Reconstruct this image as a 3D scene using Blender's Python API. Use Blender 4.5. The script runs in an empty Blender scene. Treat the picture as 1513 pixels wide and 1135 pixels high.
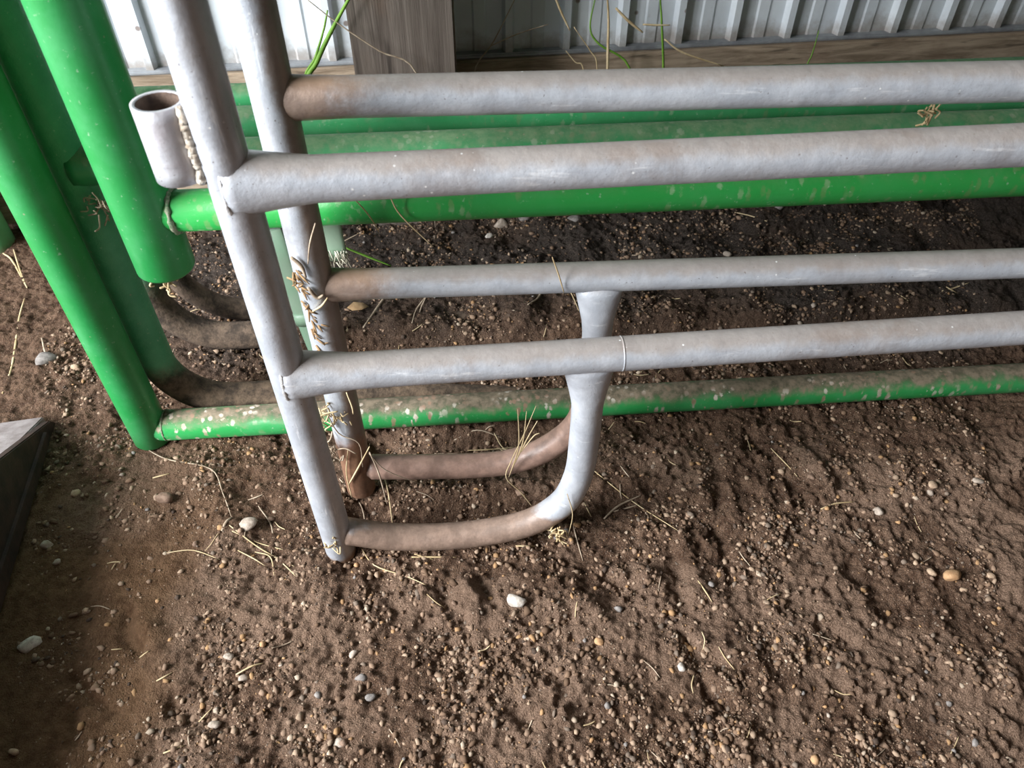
import bpy, bmesh, math, random
import numpy as np
from mathutils import Vector, Matrix

# ------------------------------------------------------------------ camera, world, light
S = bpy.context.scene
COL = S.collection
F = 1136.0                                   # focal length in pixels of the 1513 x 1135 frame
cam_data = bpy.data.cameras.new('camera')
cam_data.sensor_width = 36.0
cam_data.lens = F / 1513.0 * 36.0
cam_data.dof.use_dof = True
cam_data.dof.focus_distance = 1.12
cam_data.dof.aperture_fstop = 7.5
cam_data.clip_start = 0.02
cam = bpy.data.objects.new('camera', cam_data)
cam.location = (0, 0, 1.0)
cam.rotation_euler = (math.radians(45), 0, 0)
COL.objects.link(cam)
S.camera = cam

w = bpy.data.worlds.new('world'); S.world = w; w.use_nodes = True
bg = w.node_tree.nodes['Background']
bg.inputs[0].default_value = (0.84, 0.92, 1.0, 1)
bg.inputs[1].default_value = 0.26

ld = bpy.data.lights.new('open_side_daylight', 'AREA')      # the barn's open side, to the left and in front
ld.shape = 'RECTANGLE'; ld.size = 1.8; ld.size_y = 1.8; ld.energy = 400; ld.color = (0.96, 0.98, 1.0)
lo = bpy.data.objects.new('open_side_daylight', ld)
lo.location = (-2.9, -0.75, 1.95)
lo.rotation_euler = (Vector((0.0, 0.9, 0.3)) - Vector(lo.location)).to_track_quat('-Z', 'Y').to_euler()
COL.objects.link(lo)

S.view_settings.view_transform = 'Standard'
S.view_settings.look = 'None'
S.view_settings.gamma = 1.0
S.view_settings.use_curve_mapping = False
S.view_settings.exposure = 0.18

rnd = random.Random(7)
rs = np.random.RandomState(11)
C45 = math.sqrt(0.5)

# ------------------------------------------------------------------ geometry of the place
def ray(x, y):
    v = 567.5 - y
    return (x - 756.5, C45 * (F + v), -C45 * (F - v))
def on_ground(x, y, z=0.0):
    d = ray(x, y); t = (z - 1.0) / d[2]
    return (d[0] * t, d[1] * t)
class Plane:                                  # an upright plane  Y = y0 + m X
    def __init__(s, y0, m):
        s.y0, s.m = y0, m
        s.n = Vector((m, -1, 0)).normalized(); s.dir = Vector((1, m, 0)).normalized()
    def p(s, X, z): return Vector((X, s.y0 + s.m * X, z))
    def px(s, x, y):
        d = ray(x, y); t = s.y0 / (d[1] - s.m * d[0])
        return (d[0] * t, 1 + d[2] * t)
    def at(s, x, y): return s.p(*s.px(x, y))

# ------------------------------------------------------------------ helpers
def link(o, parent=None):
    COL.objects.link(o)
    if parent is not None:
        o.parent = parent
        o.matrix_parent_inverse = Matrix.Translation(-parent.location) if parent.type == 'EMPTY' else parent.matrix_basis.inverted()
    return o
def tag(o, label=None, cat=None, group=None, kind=None):
    if label: o['label'] = label
    if cat: o['category'] = cat
    if group: o['group'] = group
    if kind: o['kind'] = kind
    return o
def empty(name, loc, label=None, cat=None, group=None, kind=None):
    o = bpy.data.objects.new(name, None); o.location = loc; o.empty_display_size = 0.05
    COL.objects.link(o)
    return tag(o, label, cat, group, kind)
def mesh_obj(name, verts, faces, mat, parent=None, smooth=True):
    me = bpy.data.meshes.new(name)
    me.from_pydata([tuple(v) for v in verts], [], faces)
    if smooth: me.polygons.foreach_set('use_smooth', [True] * len(me.polygons))
    me.materials.append(mat); me.update()
    return link(bpy.data.objects.new(name, me), parent)
def bm_obj(name, bm, mat, parent=None, smooth=False):
    bmesh.ops.recalc_face_normals(bm, faces=bm.faces)
    me = bpy.data.meshes.new(name); bm.to_mesh(me); bm.free()
    if smooth: me.polygons.foreach_set('use_smooth', [True] * len(me.polygons))
    me.materials.append(mat)
    return link(bpy.data.objects.new(name, me), parent)
def loft(pts, radii, normal, seg=24, hollow=0.0):
    """Tube along pts; radii are r or (across the plane, in the plane)."""
    V, Fc = [], []
    n = len(pts); N = normal.normalized()
    for i, p in enumerate(pts):
        a = pts[max(i - 1, 0)]; b = pts[min(i + 1, n - 1)]
        t = (b - a).normalized(); B = t.cross(N).normalized(); A = B.cross(t).normalized()
        r = radii[i] if isinstance(radii, (list, tuple)) and not (len(radii) == 2 and not isinstance(radii[0], tuple) and n != 2) else radii
        ra, rb = r if isinstance(r, tuple) else (r, r)
        for k in range(seg):
            q = 2 * math.pi * k / seg
            V.append(p + A * (ra * math.cos(q)) + B * (rb * math.sin(q)))
    for i in range(n - 1):
        for k in range(seg):
            k2 = (k + 1) % seg
            Fc.append((i * seg + k, i * seg + k2, (i + 1) * seg + k2, (i + 1) * seg + k))
    if hollow:
        base = len(V)
        for i, p in enumerate(pts):
            c = sum((V[i * seg + k] for k in range(seg)), Vector()) / seg
            for k in range(seg):
                d = V[i * seg + k] - c; V.append(c + d * (1 - hollow / d.length))
        for i in range(n - 1):
            for k in range(seg):
                k2 = (k + 1) % seg
                Fc.append((base + i * seg + k, base + (i + 1) * seg + k, base + (i + 1) * seg + k2, base + i * seg + k2))
        for k in range(seg):
            k2 = (k + 1) % seg
            Fc.append((k, base + k, base + k2, k2)); e = (n - 1) * seg
            Fc.append((e + k, e + k2, base + e + k2, base + e + k))
    else:
        Fc.append(tuple(range(seg - 1, -1, -1))); Fc.append(tuple((n - 1) * seg + k for k in range(seg)))
    return V, Fc
def smooth_path(pts, sub=6):
    out = []
    P = [pts[0] * 2 - pts[1]] + list(pts) + [pts[-1] * 2 - pts[-2]]
    for i in range(1, len(P) - 2):
        for k in range(sub):
            t = k / sub
            out.append(0.5 * ((2 * P[i]) + (P[i + 1] - P[i - 1]) * t + (2 * P[i - 1] - 5 * P[i] + 4 * P[i + 1] - P[i + 2]) * t * t
                              + (3 * P[i] - P[i - 1] - 3 * P[i + 1] + P[i + 2]) * t ** 3))
    out.append(pts[-1]); return out
def tube(name, pts, radii, normal, mat, parent=None, seg=24, hollow=0.0):
    if not isinstance(radii, list): radii = [radii] * len(pts)
    V, Fc = loft(pts, radii, normal, seg, hollow)
    o = mesh_obj(name, V, Fc, mat, parent)
    return o
def sharp_caps(o):
    for p in o.data.polygons:
        if len(p.vertices) > 4: p.use_smooth = False

# numpy gradient noise
_perm = rs.permutation(512)
_g = rs.rand(512) * 2 * np.pi
_gx, _gy = np.cos(_g), np.sin(_g)
def noise2(x, y):
    xi = np.floor(x).astype(int); yi = np.floor(y).astype(int); xf = x - xi; yf = y - yi
    u = xf * xf * xf * (xf * (xf * 6 - 15) + 10); v = yf * yf * yf * (yf * (yf * 6 - 15) + 10)
    def h(a, b): return _perm[(_perm[a % 512] + b) % 512]
    def gr(a, b, fx, fy):
        k = h(a, b); return _gx[k] * fx + _gy[k] * fy
    n00 = gr(xi, yi, xf, yf); n10 = gr(xi + 1, yi, xf - 1, yf); n01 = gr(xi, yi + 1, xf, yf - 1); n11 = gr(xi + 1, yi + 1, xf - 1, yf - 1)
    return ((n00 * (1 - u) + n10 * u) * (1 - v) + (n01 * (1 - u) + n11 * u) * v) * 1.5
def fbm(x, y, s, oct=3, gain=0.5):
    a, o, tot = 1.0, 0, 0
    for i in range(oct):
        o = o + a * noise2(x / s + 17.3 * i, y / s - 9.1 * i); s *= 0.5; a *= gain
    return o
def sstep(a, b, x):
    t = np.clip((x - a) / (b - a), 0, 1); return t * t * (3 - 2 * t)

# ------------------------------------------------------------------ node materials
def new_mat(name):
    m = bpy.data.materials.new(name); m.use_nodes = True
    nt = m.node_tree; nt.nodes.clear()
    out = nt.nodes.new('ShaderNodeOutputMaterial'); b = nt.nodes.new('ShaderNodeBsdfPrincipled')
    nt.links.new(b.outputs[0], out.inputs[0])
    return m, nt, b
class NT:
    def __init__(s, nt): s.nt = nt; s.geo = nt.nodes.new('ShaderNodeNewGeometry'); s.tc = nt.nodes.new('ShaderNodeTexCoord')
    def set(s, sock, v):
        if isinstance(v, bpy.types.NodeSocket): s.nt.links.new(v, sock)
        elif isinstance(v, (tuple, list)) and len(v) == 3 and sock.type == 'RGBA': sock.default_value = (*v, 1)
        else: sock.default_value = v
    def noise(s, scale, detail=4, rough=0.6, vec=None, dist=0.0):
        n = s.nt.nodes.new('ShaderNodeTexNoise'); s.set(n.inputs['Vector'], vec or s.geo.outputs['Position'])
        n.inputs['Scale'].default_value = scale; n.inputs['Detail'].default_value = detail; n.inputs['Roughness'].default_value = rough
        n.inputs['Distortion'].default_value = dist
        return n.outputs[0]
    def voro(s, scale, vec=None, out=0, feature='F1'):
        n = s.nt.nodes.new('ShaderNodeTexVoronoi'); n.feature = feature; s.set(n.inputs['Vector'], vec or s.geo.outputs['Position'])
        n.inputs['Scale'].default_value = scale; return n.outputs[out]
    def stretch(s, sc):
        n = s.nt.nodes.new('ShaderNodeVectorMath'); n.operation = 'MULTIPLY'
        s.set(n.inputs[0], s.geo.outputs['Position']); n.inputs[1].default_value = sc; return n.outputs[0]
    def math(s, op, a, b=0.0, clamp=False):
        n = s.nt.nodes.new('ShaderNodeMath'); n.operation = op; n.use_clamp = clamp; s.set(n.inputs[0], a); s.set(n.inputs[1], b); return n.outputs[0]
    def ramp(s, fac, lo, hi, a=0.0, b=1.0):
        n = s.nt.nodes.new('ShaderNodeMapRange'); n.interpolation_type = 'SMOOTHSTEP'; s.set(n.inputs[0], fac)
        n.inputs[1].default_value = lo; n.inputs[2].default_value = hi; n.inputs[3].default_value = a; n.inputs[4].default_value = b
        return n.outputs[0]
    def mix(s, fac, a, b, mode='MIX'):
        n = s.nt.nodes.new('ShaderNodeMix'); n.data_type = 'RGBA'; n.blend_type = mode
        s.set(n.inputs[0], fac); s.set(n.inputs[6], a); s.set(n.inputs[7], b); return n.outputs[2]
    def sep(s, v, i):
        n = s.nt.nodes.new('ShaderNodeSeparateXYZ'); s.set(n.inputs[0], v); return n.outputs[i]
    def bump(s, h, strength=0.3, dist=0.002, normal=None):
        n = s.nt.nodes.new('ShaderNodeBump'); n.inputs['Strength'].default_value = strength; n.inputs['Distance'].default_value = dist
        s.set(n.inputs['Height'], h)
        if normal: s.set(n.inputs['Normal'], normal)
        return n.outputs[0]
    def attr(s, name):
        n = s.nt.nodes.new('ShaderNodeAttribute'); n.attribute_name = name; return n.outputs

def galvanised(name, mud_z=-1.0, mud_soft=0.02, mud=(0.30, 0.19, 0.13), dust=0.6, stain=0.0, side=0.0, rust_x=None, streak=(0.12, 1.0, 1.0), base=(0.46, 0.49, 0.54)):
    m, nt, b = new_mat(name); N = NT(nt)
    c = N.mix(N.ramp(N.noise(26, 5), 0.35, 0.7), base, (0.58, 0.61, 0.66))
    c = N.mix(N.math('MULTIPLY', N.ramp(N.noise(90, 3), 0.60, 0.78), 0.30), c, (0.36, 0.35, 0.35))          # spangle and scuffs
    st = N.stretch(streak)
    c = N.mix(N.ramp(N.noise(60, 5, 0.7, st), 0.54, 0.72, 0, 0.40), c, (0.34, 0.35, 0.39))                  # drawn streaks
    c = N.mix(N.ramp(N.noise(85, 4, 0.7, st), 0.60, 0.72, 0, 0.7), c, (0.82, 0.84, 0.87))                   # chalky scrapes
    c = N.mix(N.ramp(N.noise(260, 2, 0.5), 0.70, 0.76, 0, 0.7), c, (0.13, 0.10, 0.09))                      # specks
    nz = N.sep(N.geo.outputs['Normal'], 2)
    d = N.math('MULTIPLY', N.ramp(N.math('ADD', nz, N.math('MULTIPLY', N.math('SUBTRACT', N.noise(38, 5), 0.5), 0.7)), 0.25, 0.85), dust)
    c = N.mix(d, c, N.mix(N.noise(55, 6, 0.75), (0.17, 0.135, 0.11), (0.40, 0.345, 0.30)))                                                                     # settled dust, toned darker to carry shade along the upper faces
    if stain:
        c = N.mix(N.math('MULTIPLY', N.ramp(N.noise(9, 6, 0.7), 0.50, 0.66), stain), c, (0.20, 0.13, 0.09))
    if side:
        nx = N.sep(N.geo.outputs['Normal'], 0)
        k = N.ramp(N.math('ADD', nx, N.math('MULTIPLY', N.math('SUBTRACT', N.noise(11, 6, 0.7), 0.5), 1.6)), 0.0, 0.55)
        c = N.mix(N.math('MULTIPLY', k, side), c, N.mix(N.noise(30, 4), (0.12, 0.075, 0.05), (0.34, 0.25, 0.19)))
    if rust_x is not None:
        px_ = N.sep(N.geo.outputs['Position'], 0)
        k = N.ramp(N.math('ADD', px_, N.math('MULTIPLY', N.math('SUBTRACT', N.noise(35, 6, 0.7), 0.5), 0.09)), rust_x + 0.10, rust_x + 0.035)
        c = N.mix(N.math('MULTIPLY', k, 0.85), c, N.mix(N.noise(50, 4), (0.13, 0.07, 0.04), (0.33, 0.21, 0.13)))
    sp = N.ramp(N.voro(70), 0.10, 0.06)
    sp = N.math('MULTIPLY', sp, N.ramp(N.noise(12, 2), 0.56, 0.62))
    c = N.mix(sp, c, (0.85, 0.86, 0.86))
    if mud_z > -0.5:
        z = N.sep(N.geo.outputs['Position'], 2)
        k = N.ramp(N.math('ADD', z, N.math('MULTIPLY', N.math('SUBTRACT', N.noise(30, 5), 0.5), mud_soft * 2)), mud_z + mud_soft * 0.5, mud_z - mud_soft * 0.5)
        mc = N.mix(N.ramp(N.noise(45, 5, 0.7), 0.35, 0.68), mud, tuple(min(1, q * 1.55) for q in mud))
        c = N.mix(k, c, mc)
        met = N.math('MULTIPLY', N.math('SUBTRACT', 1.0, N.math('MAXIMUM', k, d)), 0.35)
    else:
        met = N.math('MULTIPLY', N.math('SUBTRACT', 1.0, d), 0.35)
    N.set(b.inputs['Base Color'], c); N.set(b.inputs['Metallic'], met)
    N.set(b.inputs['Roughness'], N.ramp(N.noise(40, 4), 0.3, 0.7, 0.34, 0.55))
    N.set(b.inputs['Normal'], N.bump(N.noise(120, 5, 0.65), 0.22, 0.003))
    return m

def green_paint(name, base=(0.020, 0.245, 0.058), dust=0.0, splat=0.0, mud_z=-1.0, mud_soft=0.05, fade=0.25, mud=(0.16, 0.115, 0.075)):
    m, nt, b = new_mat(name); N = NT(nt)
    c = N.mix(N.math('MULTIPLY', N.ramp(N.noise(16, 5, 0.65), 0.35, 0.75), fade), base, (0.13, 0.42, 0.22))
    c = N.mix(N.math('MULTIPLY', N.ramp(N.noise(140, 3), 0.64, 0.76), 0.6), c, (0.30, 0.44, 0.30))
    c = N.mix(N.math('MULTIPLY', N.ramp(N.voro(42), 0.07, 0.05), 0.55), c, (0.30, 0.27, 0.18))
    rough = 0.36
    if dust:
        nz = N.sep(N.geo.outputs['Normal'], 2)
        d = N.math('MULTIPLY', N.ramp(N.math('ADD', nz, N.math('MULTIPLY', N.math('SUBTRACT', N.noise(30, 6, 0.7), 0.5), 1.1)), 0.25, 0.95), dust)
        dc = N.mix(N.ramp(N.noise(60, 5, 0.7), 0.3, 0.7), (0.075, 0.055, 0.038), (0.25, 0.185, 0.135))
        c = N.mix(d, c, dc); rough = N.ramp(d, 0, 0.6, 0.38, 0.85)
    if splat:
        v = N.stretch((1.0, 1.0, 0.35))
        k = N.ramp(N.math('ADD', N.voro(78, v), N.math('MULTIPLY', N.noise(130, 5, 0.75), 0.75)), 0.74, 0.58)
        k2 = N.ramp(N.noise(95, 5, 0.75, v), 0.61, 0.68)
        k = N.math('MULTIPLY', N.math('MAXIMUM', k, k2), N.ramp(N.noise(9, 3), 0.36, 0.52)); k = N.math('MULTIPLY', k, splat)
        c = N.mix(k, c, N.mix(N.ramp(N.noise(21, 2), 0.45, 0.65), (0.27, 0.17, 0.115), (0.62, 0.57, 0.49)))
    if mud_z > -0.5:
        z = N.sep(N.geo.outputs['Position'], 2)
        k = N.ramp(N.math('ADD', z, N.math('MULTIPLY', N.math('SUBTRACT', N.noise(14, 6, 0.65), 0.5), mud_soft * 3)), mud_z + mud_soft, mud_z - mud_soft)
        c = N.mix(k, c, N.mix(N.ramp(N.noise(34, 6, 0.75), 0.36, 0.66), tuple(q * 0.5 for q in mud), tuple(q * 2.0 for q in mud))); rough = N.ramp(k, 0, 1, 0.42, 0.9)
    N.set(b.inputs['Base Color'], c); N.set(b.inputs['Roughness'], rough)
    N.set(b.inputs['Normal'], N.bump(N.noise(150, 4, 0.6), 0.5 if mud_z > 0.05 else 0.14, 0.003 if mud_z > 0.05 else 0.002))
    b.inputs['Specular IOR Level'].default_value = 0.45
    return m

def plain(name, c1, c2, scale=40, rough=0.8, bump=0.3, stretch=None, metal=0.0):
    m, nt, b = new_mat(name); N = NT(nt)
    v = N.stretch(stretch) if stretch else None
    N.set(b.inputs['Base Color'], N.mix(N.ramp(N.noise(scale, 5, 0.65, v), 0.3, 0.7), c1, c2))
    b.inputs['Roughness'].default_value = rough; b.inputs['Metallic'].default_value = metal
    if bump: N.set(b.inputs['Normal'], N.bump(N.noise(scale * 2.5, 5, 0.7, v), bump, 0.003))
    return m
def wood(name, dark, light, stretch, crack=0.6):
    m, nt, b = new_mat(name); N = NT(nt)
    v = N.stretch(stretch)
    g = N.noise(30, 6, 0.7, v, 0.6)
    c = N.mix(N.ramp(g, 0.3, 0.7), dark, light)
    k = N.ramp(N.noise(55, 3, 0.5, v, 0.3), 0.62, 0.70)
    c = N.mix(N.math('MULTIPLY', k, crack), c, tuple(q * 0.25 for q in dark))
    c = N.mix(N.ramp(N.noise(8, 4), 0.5, 0.75, 0, 0.5), c, (0.16, 0.10, 0.065))
    N.set(b.inputs['Base Color'], c); b.inputs['Roughness'].default_value = 0.85
    N.set(b.inputs['Normal'], N.bump(g, 0.5, 0.006))
    return m
def dirt_material():
    m, nt, b = new_mat('packed_dirt'); N = NT(nt)
    fine = N.noise(420, 3, 0.7); mid = N.noise(60, 6, 0.7); big = N.noise(7, 4, 0.6)
    c = N.mix(N.ramp(mid, 0.30, 0.70), (0.085, 0.043, 0.025), (0.31, 0.192, 0.126))
    c = N.mix(N.ramp(fine, 0.35, 0.75), N.mix(0.62, c, (0.02, 0.012, 0.008)), c)
    c = N.mix(N.ramp(N.noise(700, 2, 0.5), 0.62, 0.72, 0, 0.7), c, (0.42, 0.33, 0.27))
    a = N.attr('soil')
    sx = N.nt.nodes.new('ShaderNodeSeparateColor'); N.set(sx.inputs[0], a[0])
    c = N.mix(N.math('MULTIPLY', sx.outputs[0], 0.75), c, N.mix(N.ramp(mid, 0.3, 0.7), (0.115, 0.060, 0.029), (0.21, 0.120, 0.063)))   # fine damp brown silt
    c = N.mix(N.math('MULTIPLY', sx.outputs[1], 0.75), c, N.mix(N.ramp(fine, 0.3, 0.7), (0.16, 0.099, 0.066), (0.34, 0.230, 0.165)))     # dry pale powder
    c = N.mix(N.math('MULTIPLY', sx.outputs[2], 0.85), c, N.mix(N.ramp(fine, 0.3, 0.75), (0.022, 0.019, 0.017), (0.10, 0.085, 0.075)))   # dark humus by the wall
    c = N.mix(N.ramp(big, 0.45, 0.75, 0, 0.35), c, (0.13, 0.078, 0.050))
    N.set(b.inputs['Base Color'], c); b.inputs['Roughness'].default_value = 0.95; b.inputs['Specular IOR Level'].default_value = 0.15
    h = N.math('ADD', N.math('MULTIPLY', fine, 0.8), N.math('MULTIPLY', N.noise(170, 4, 0.7), 1.2))
    N.set(b.inputs['Normal'], N.bump(h, 1.0, 0.006))
    return m
def stone_material():
    m, nt, b = new_mat('gravel'); N = NT(nt)
    a = N.attr('tint')
    c = N.mix(N.ramp(N.noise(300, 3), 0.35, 0.7, 0, 0.5), a[0], N.mix(0.5, a[0], (0.10, 0.065, 0.045)))
    N.set(b.inputs['Base Color'], c); b.inputs['Roughness'].default_value = 0.85; b.inputs['Specular IOR Level'].default_value = 0.25
    return m
def wall_metal():
    m, nt, b = new_mat('white_steel_siding'); N = NT(nt)
    c = N.mix(N.ramp(N.noise(5, 5), 0.35, 0.7), (0.60, 0.65, 0.70), (0.72, 0.77, 0.81))
    c = N.mix(N.ramp(N.noise(22, 6, 0.7), 0.62, 0.75, 0, 0.5), c, (0.38, 0.33, 0.28))
    z = N.sep(N.geo.outputs['Position'], 2)
    k = N.math('MULTIPLY', N.ramp(N.math('ADD', z, N.math('MULTIPLY', N.noise(18, 6, 0.7), 0.10)), 0.44, 0.385), 0.75)
    c = N.mix(k, c, (0.20, 0.15, 0.11))                                          # splashed dirt along the bottom edge
    c = N.mix(N.ramp(N.voro(13), 0.09, 0.05, 0, 0.8), c, (0.16, 0.10, 0.07))
    N.set(b.inputs['Base Color'], c); b.inputs['Roughness'].default_value = 0.45
    return m

M = {
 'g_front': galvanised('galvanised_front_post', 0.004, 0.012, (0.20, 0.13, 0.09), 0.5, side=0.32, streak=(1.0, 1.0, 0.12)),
 'g_rail': galvanised('galvanised_rail', dust=0.8, stain=0.3),
 'g_foot1': galvanised('galvanised_muddy_foot', 0.062, 0.016, (0.20, 0.140, 0.108), 0.4),
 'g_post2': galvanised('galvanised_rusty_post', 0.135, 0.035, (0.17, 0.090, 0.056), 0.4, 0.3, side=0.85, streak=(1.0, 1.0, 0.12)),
 'g_rail2': galvanised('galvanised_back_rail', dust=0.8, stain=0.15, rust_x=-0.225),
 'g_foot2': galvanised('galvanised_rusty_foot', 0.17, 0.02, (0.21, 0.135, 0.105), 0.5),
 'g_sleeve': galvanised('galvanised_sleeve', dust=0.2, base=(0.60, 0.58, 0.62)),
 'weld': plain('weld_bead', (0.42, 0.33, 0.24), (0.80, 0.76, 0.68), 120, 0.6, 0.8, metal=0.2),
 'weld_grey': plain('zinc_weld', (0.36, 0.34, 0.33), (0.70, 0.70, 0.70), 90, 0.5, 0.8, metal=0.4),
 'weld_green': plain('painted_weld', (0.06, 0.20, 0.07), (0.42, 0.40, 0.30), 160, 0.6, 0.8),
 'bore': plain('shaded_bore', (0.05, 0.032, 0.025), (0.13, 0.085, 0.06), 60, 0.9, 0.4),  # dark brown painted in for the shade inside the sleeve
 'green': green_paint('green_paint'),
 'green_dusty': green_paint('green_paint_dusty_rail', dust=0.95, splat=0.9),
 'green_clean': green_paint('green_paint_clean_rail', (0.020, 0.27, 0.050), dust=0.12, splat=0.22, fade=0.1),
 'green_top': green_paint('green_paint_back_rail', (0.030, 0.25, 0.085), dust=0.45, splat=0.2),
 'green_old': green_paint('green_paint_faded', (0.06, 0.30, 0.14), mud_z=0.12, mud_soft=0.035, fade=0.6, mud=(0.085, 0.058, 0.038)),  # caked mud, its tone darkened for the shaded gap behind the front green rail
 'green_mud': green_paint('green_paint_caked', (0.07, 0.26, 0.14), mud_z=0.20, mud_soft=0.07, fade=0.6, mud=(0.075, 0.052, 0.036)),
 'pale_green': green_paint('pale_green_paint', (0.33, 0.46, 0.34), mud_z=0.02, fade=0.3),
 'pale_green2': green_paint('light_green_paint', (0.10, 0.42, 0.17), mud_z=0.005, mud_soft=0.02, fade=0.6),
 'frayed': plain('frayed_fibre', (0.42, 0.38, 0.28), (0.72, 0.70, 0.58), 60, 0.9, 0.2),
 'straw': plain('dry_straw', (0.42, 0.30, 0.15), (0.68, 0.55, 0.34), 25, 0.75, 0.0),
 'root': plain('dry_root', (0.26, 0.19, 0.13), (0.52, 0.42, 0.31), 60, 0.85, 0.2),
 'grass': plain('green_grass', (0.10, 0.25, 0.02), (0.24, 0.46, 0.06), 12, 0.6, 0.0),
 'leaf': plain('dead_leaf', (0.22, 0.13, 0.06), (0.40, 0.26, 0.13), 60, 0.85, 0.3),
 'post_wood': wood('weathered_post_wood', (0.075, 0.056, 0.045), (0.20, 0.165, 0.14), (1.2, 1.2, 0.06)),
 'blocker_wood': wood('blocker_board_wood', (0.06, 0.045, 0.035), (0.16, 0.12, 0.09), (0.1, 1.2, 1.2)),
 'skirt_wood': wood('skirt_board_wood', (0.16, 0.115, 0.075), (0.42, 0.33, 0.24), (0.07, 1.2, 1.6)),
 'siding': wall_metal(),
 'flashing': plain('grey_flashing', (0.22, 0.23, 0.25), (0.36, 0.38, 0.40), 20, 0.5, 0.1, metal=0.3),
 'steel': plain('dark_worn_steel', (0.020, 0.013, 0.012), (0.060, 0.032, 0.026), 30, 0.6, 0.4, metal=0.2),
 'steel_top': plain('scraped_steel', (0.24, 0.20, 0.20), (0.42, 0.37, 0.38), 26, 0.5, 0.3, metal=0.3),
 'dirt': dirt_material(),
 'gravel': stone_material(),
}
def stone_mat(name, c1, c2): return plain(name, c1, c2, 130, 0.8, 0.4)
STONE = [stone_mat('pale_stone', (0.28, 0.22, 0.17), (0.50, 0.42, 0.35)), stone_mat('tan_stone', (0.30, 0.20, 0.13), (0.48, 0.35, 0.24)),
         stone_mat('grey_stone', (0.14, 0.125, 0.115), (0.30, 0.27, 0.25)), stone_mat('brown_stone', (0.14, 0.085, 0.055), (0.28, 0.185, 0.13)),
         stone_mat('orange_stone', (0.38, 0.21, 0.10), (0.55, 0.34, 0.18)), stone_mat('white_stone', (0.36, 0.31, 0.26), (0.66, 0.61, 0.55))]

# ------------------------------------------------------------------ the dirt floor
def stroke_dist(x, y, pts):
    best = np.full(x.shape, 9.0)
    for (ax, ay), (bx, by) in zip(pts[:-1], pts[1:]):
        dx, dy = bx - ax, by - ay; L = dx * dx + dy * dy + 1e-12
        t = np.clip(((x - ax) * dx + (y - ay) * dy) / L, 0, 1)
        best = np.minimum(best, np.hypot(x - ax - t * dx, y - ay - t * dy))
    return best
# hoof prints, boot treads and drag marks: (pixel polyline, height in m, half width in m)
MARKS = [
 ([(1010, 935), (1030, 965), (1065, 985), (1100, 990)], -0.007, 0.009), ([(1018, 928), (1045, 955), (1085, 970)], 0.005, 0.010),
 ([(1035, 990), (1045, 1020), (1075, 1045), (1095, 1050)], -0.007, 0.009), ([(1050, 985), (1065, 1010), (1095, 1030)], 0.005, 0.010),
 ([(780, 918), (820, 918), (870, 908)], -0.007, 0.007), ([(780, 906), (820, 900), (870, 893)], 0.005, 0.012),
 ([(720, 962), (745, 955), (770, 948)], -0.006, 0.006), ([(775, 965), (790, 985), (830, 1000)], -0.006, 0.008),
 ([(650, 870), (665, 895), (685, 915)], -0.006, 0.009), ([(680, 860), (700, 885), (705, 905)], 0.007, 0.012), ([(705, 858), (725, 882), (735, 895)], -0.006, 0.007),
 ([(900, 850), (920, 865), (945, 868)], -0.006, 0.008), ([(895, 835), (925, 845), (950, 850)], 0.006, 0.014),
 ([(990, 800), (1000, 850), (1010, 890)], -0.007, 0.009), ([(1010, 790), (1022, 840), (1030, 880)], 0.006, 0.010), ([(1060, 780), (1075, 830), (1085, 870)], -0.006, 0.009),
 ([(1040, 640), (1060, 690), (1065, 740)], -0.006, 0.012), ([(1110, 640), (1150, 690), (1190, 730)], -0.006, 0.010), ([(1150, 630), (1200, 680), (1230, 720)], 0.006, 0.012),
 ([(1200, 890), (1215, 930), (1250, 950)], -0.007, 0.009), ([(1255, 810), (1260, 850), (1300, 870)], -0.006, 0.010),
 ([(185, 905), (183, 935), (205, 960)], -0.009, 0.010), ([(205, 900), (230, 940), (222, 960)], 0.004, 0.014),
 ([(105, 1000), (130, 1030), (165, 1045)], -0.006, 0.008), ([(105, 1050), (106, 1090)], -0.006, 0.007),
 ([(255, 1040), (280, 1062), (320, 1065)], -0.009, 0.012), ([(180, 1130), (215, 1060), (240, 1000), (215, 930)], 0.005, 0.022),
 ([(640, 1075), (660, 1100), (650, 1130)], -0.006, 0.010), ([(760, 1050), (800, 1075), (850, 1085)], -0.005, 0.010), ([(985, 1090), (1030, 1095), (1060, 1080)], -0.005, 0.008),
 ([(1150, 350), (1180, 330), (1200, 300)], -0.010, 0.020), ([(1270, 350), (1300, 320), (1320, 300)], -0.010, 0.020), ([(1380, 340), (1400, 310)], -0.010, 0.020), ([(1330, 350), (1350, 310)], 0.010, 0.02),
 ([(535, 752), (650, 752), (790, 742)], -0.026, 0.020), ([(560, 722), (690, 722), (800, 708)], 0.004, 0.012),
 ([(300, 400), (380, 400)], -0.012, 0.05), ([(560, 655), (640, 655), (790, 640)], -0.018, 0.020),
 ([(420, 800), (445, 815), (480, 822)], 0.006, 0.02), ([(270, 690), (320, 740), (350, 790)], 0.007, 0.028),
]
MARKS = [([on_ground(*p) for p in pl], a, s) for pl, a, s in MARKS]
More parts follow.
